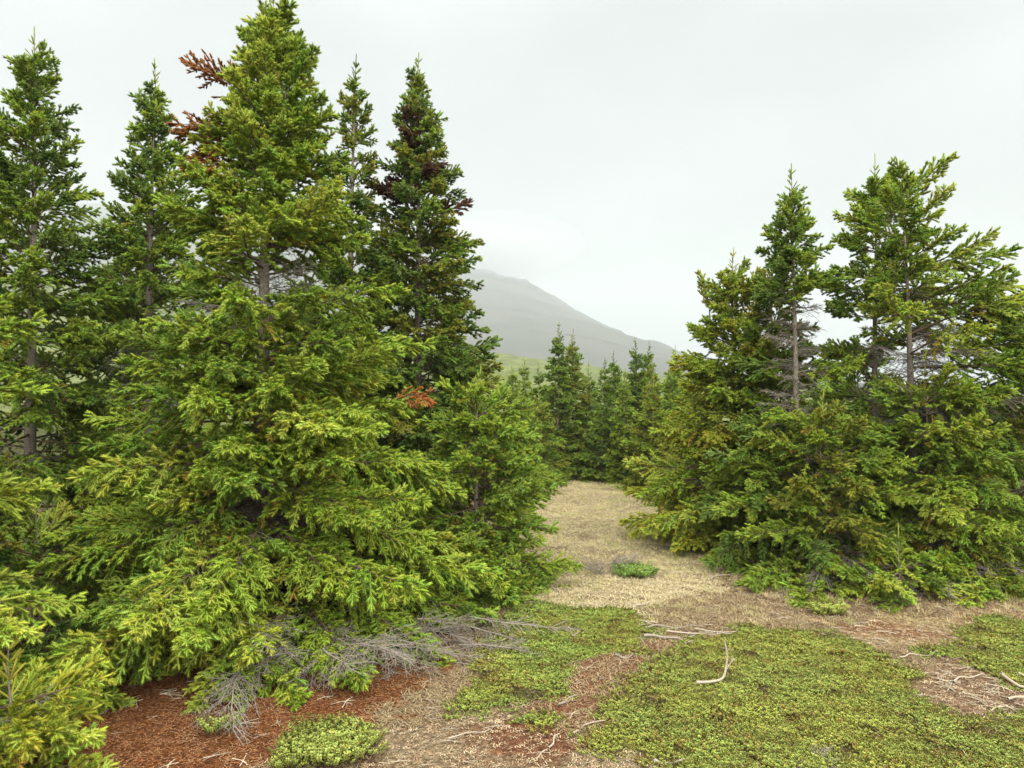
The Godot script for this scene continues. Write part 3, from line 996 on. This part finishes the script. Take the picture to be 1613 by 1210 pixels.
	# right group
	spruce("slim tall spruce with a dense pointed crown over a long bare grey trunk", 2.70, -7.2, {"seed": 21, "h": 3.78, "r": 1.1, "p": 0.95, "tints": ["mid", "dark", "fresh"], "top": "mid", "step": 0.16, "gaps": [[0.40, 0.66, 0.12]], "trunk": 0.05})
	spruce("yellow green spruce at the left end of the right group", 2.42, -8.3, {"seed": 22, "h": 3.2, "r": 1.3, "p": 0.85, "tints": ["yellow", "bright", "yellow", "fresh"], "top": "yellow", "step": 0.16, "extra": [[2.5, 2.6, 1.35, 0.5, 0.25, "yellow", ""], [2.45, 0.2, 1.4, 0.55, 0.2, "yellow", ""], [2.4, -0.4, 1.35, 0.45, 0.42, "yellow", ""]]})
	spruce("olive spruce between the yellow green one and the slim tall one", 2.72, -7.9, {"seed": 23, "h": 3.12, "r": 1.05, "p": 0.8, "tints": ["fresh", "mid", "olive"], "top": "yellow", "step": 0.17})
	spruce("wind swept flat topped spruce with long boughs reaching right", 3.68, -6.9, {"seed": 24, "lean": -0.12, "h": 3.68, "r": 1.1, "p": 0.42, "tints": ["fresh", "bright", "mid"], "step": 0.24, "whorl": 6, "lowstep": 1.0, "gaps": [[0.34, 0.60, 0.22]], "side": 0.0, "lopsided": 0.35, "pitch": -0.10, "trunk": 0.06, "extra": [[1.75, -0.06, 0.03, 0.96, 0.1, "mid", ""], [1.89, -0.49, 0.05, 1.26, 0.1, "fresh", ""], [2.03, -0.18, 0.11, 1.18, 0.1, "mid", ""], [2.17, -0.14, 0.08, 1.08, 0.1, "mid", ""], [2.31, -0.1, 0.0, 0.92, 0.1, "fresh", ""], [2.45, -0.02, 0.11, 1.14, 0.1, "mid", ""], [2.59, -0.14, 0.08, 0.94, 0.1, "bright", ""]], "dead": [[-0.81, 1.57, 0.19, 0.94], [0.27, 2.39, 0.07, 0.67], [-1.12, 2.15, -0.05, 0.71], [0.5, 2.31, -0.01, 0.62], [0.2, 2.32, 0.24, 0.5], [0.25, 1.54, 0.21, 0.67], [0.5, 1.46, 0.23, 0.75], [-0.11, 1.95, 0.01, 0.53], [-0.83, 2.22, 0.16, 0.57], [0.59, 2.16, -0.04, 0.63], [0.1, 2.32, 0.17, 0.87], [-0.11, 1.34, 0.21, 0.7], [0.52, 1.49, 0.1, 0.87], [0.41, 1.93, 0.12, 0.84], [0.45, 1.43, 0.21, 0.68], [-0.8, 1.54, 0.23, 0.87]]})
	spruce("pointed spruce touching the flat topped one on its left", 3.62, -7.5, {"seed": 25, "h": 3.95, "r": 0.95, "p": 0.55, "tints": ["fresh", "mid"], "step": 0.21, "whorl": 6, "gaps": [[0.36, 0.62, 0.4]], "trunk": 0.055})
	spruce("low broad spruce at the front of the right group by the bare strip", 2.75, -6.75, {"seed": 26, "h": 1.6, "r": 1.05, "p": 0.5, "tints": ["fresh", "mid", "olive"], "step": 0.17, "dead": [[-1.4, 0.35, -0.1, 0.9], [-2.0, 0.3, -0.1, 0.9], [-1.0, 0.28, -0.1, 0.9]]})
	spruce("bushy bright spruce under the flat topped one", 3.72, -6.75, {"seed": 27, "h": 1.85, "r": 1.05, "p": 0.45, "tints": ["bright", "fresh", "mid"], "step": 0.18, "dead": [[-1.5, 0.3, -0.1, 0.9], [-1.9, 0.26, -0.1, 1.0], [-1.2, 0.4, -0.1, 1.0]]})
	spruce("creeping low spruce along the bare strip under the bushy bright one", 3.15, -6.15, {"seed": 30, "h": 0.5, "r": 0.62, "p": 0.3, "tints": ["fresh", "bright", "mid"], "step": 0.10, "trunk": 0.012})
	spruce("creeping low spruce at the right edge above the bare strip", 3.9, -6.2, {"seed": 31, "h": 0.48, "r": 0.6, "p": 0.3, "tints": ["fresh", "bright", "mid"], "step": 0.10, "trunk": 0.012})
	spruce("spruce cut by the right edge with level boughs", 4.95, -7.1, {"seed": 28, "h": 2.6, "r": 1.1, "p": 0.5, "tints": ["fresh", "mid", "olive"], "step": 0.19})
	spruce("mid green spruce standing back behind the flat topped one", 4.3, -9.4, {"seed": 29, "h": 2.3, "r": 1.2, "p": 0.6, "tints": ["mid", "dark"], "step": 0.2})
	# far end of the clearing
	var F := [
		["twin spruce with the tallest top at the end of the clearing", 0.92, -15.0, 3.05, 0.85, ["dark", "mid"]],
		["twin spruce right beside the tallest one at the end of the clearing", 1.22, -15.2, 2.92, 0.85, ["olive", "mid"]],
		["narrow spruce just right of the twin spruces", 1.60, -15.6, 2.25, 0.6, ["mid", "dark"]],
		["dark spruce behind the middle of the clearing end", 2.25, -16.5, 2.55, 0.8, ["dark", "mid"]],
		["blue grey spruce left of the double topped far pair", 2.45, -14.9, 2.72, 0.85, ["dark", "mid"]],
		["blue grey spruce right of the double topped far pair", 2.72, -15.0, 2.64, 0.8, ["dark", "mid"]],
		["narrow spruce second from the right of the far row", 2.86, -13.6, 2.20, 0.6, ["mid", "fresh"]],
		["slim pointed spruce at the right end of the far row", 3.02, -14.0, 2.50, 0.55, ["mid", "fresh"]],
		["small rounded spruce left of the twin spruces", 0.28, -17.0, 2.45, 0.7, ["fresh", "mid"]],
		["little bright spruce at the left end of the far row", -0.2, -17.2, 2.1, 0.5, ["bright", "fresh"]],
		["bushy mid green spruce in front of the far row at left", 0.15, -12.6, 1.75, 0.85, ["fresh", "mid"]],
		["low spruce filling the gap under the rounded far spruce", 0.5, -14.0, 1.7, 0.8, ["mid", "olive"]],
		["dark narrow spire just left of the dark spruce behind the middle", 1.95, -15.8, 2.35, 0.55, ["dark", "mid"]],
		["short dark spruce filling the foot of the middle of the far row", 1.75, -14.6, 1.7, 0.65, ["dark", "mid"]],
		["thin green spire between the blue grey spruces and the narrow ones", 2.62, -14.2, 2.35, 0.5, ["mid", "olive"]],
		["small green spruce right behind the slim pointed one", 3.3, -15.0, 2.3, 0.6, ["mid", "fresh"]],
		["thin mid green spire left of the rounded far spruce", 0.02, -16.4, 2.3, 0.5, ["mid", "fresh"]],
		["small dark spire between the rounded spruce and the twin spruces", 0.56, -16.0, 2.3, 0.5, ["dark", "mid"]],
		["slim mid green spire standing in front of the blue grey spruces", 2.12, -14.2, 2.1, 0.5, ["mid", "fresh"]],
		["drooping yellow green spruce in front of the far row at right", 2.42, -13.0, 2.0, 0.9, ["olive", "fresh"]],
		["broad yellow green spruce between far row and right group", 2.75, -11.2, 2.15, 1.0, ["fresh", "yellow"]],
		["dead maroon young spruce behind the little bright far spruce", -0.45, -17.8, 1.95, 0.3, ["maroon"]],
		["dead maroon young spruce between rounded and twin far spruces", 0.68, -18.2, 1.95, 0.4, ["maroon"]],
		["reddish half dead spruce at the far right of the far row", 3.75, -16.8, 2.1, 0.7, ["maroon", "olive"]],
	]
	var s := 100
	for f in F:
		spruce(f[0], f[1], f[2], {"seed": s, "h": f[3], "r": f[4] * 0.9, "p": 1.12, "tints": f[5], "step": 0.15, "whorl": 6, "far": true, "group": "spruces at the far end of the clearing"})
		s += 1
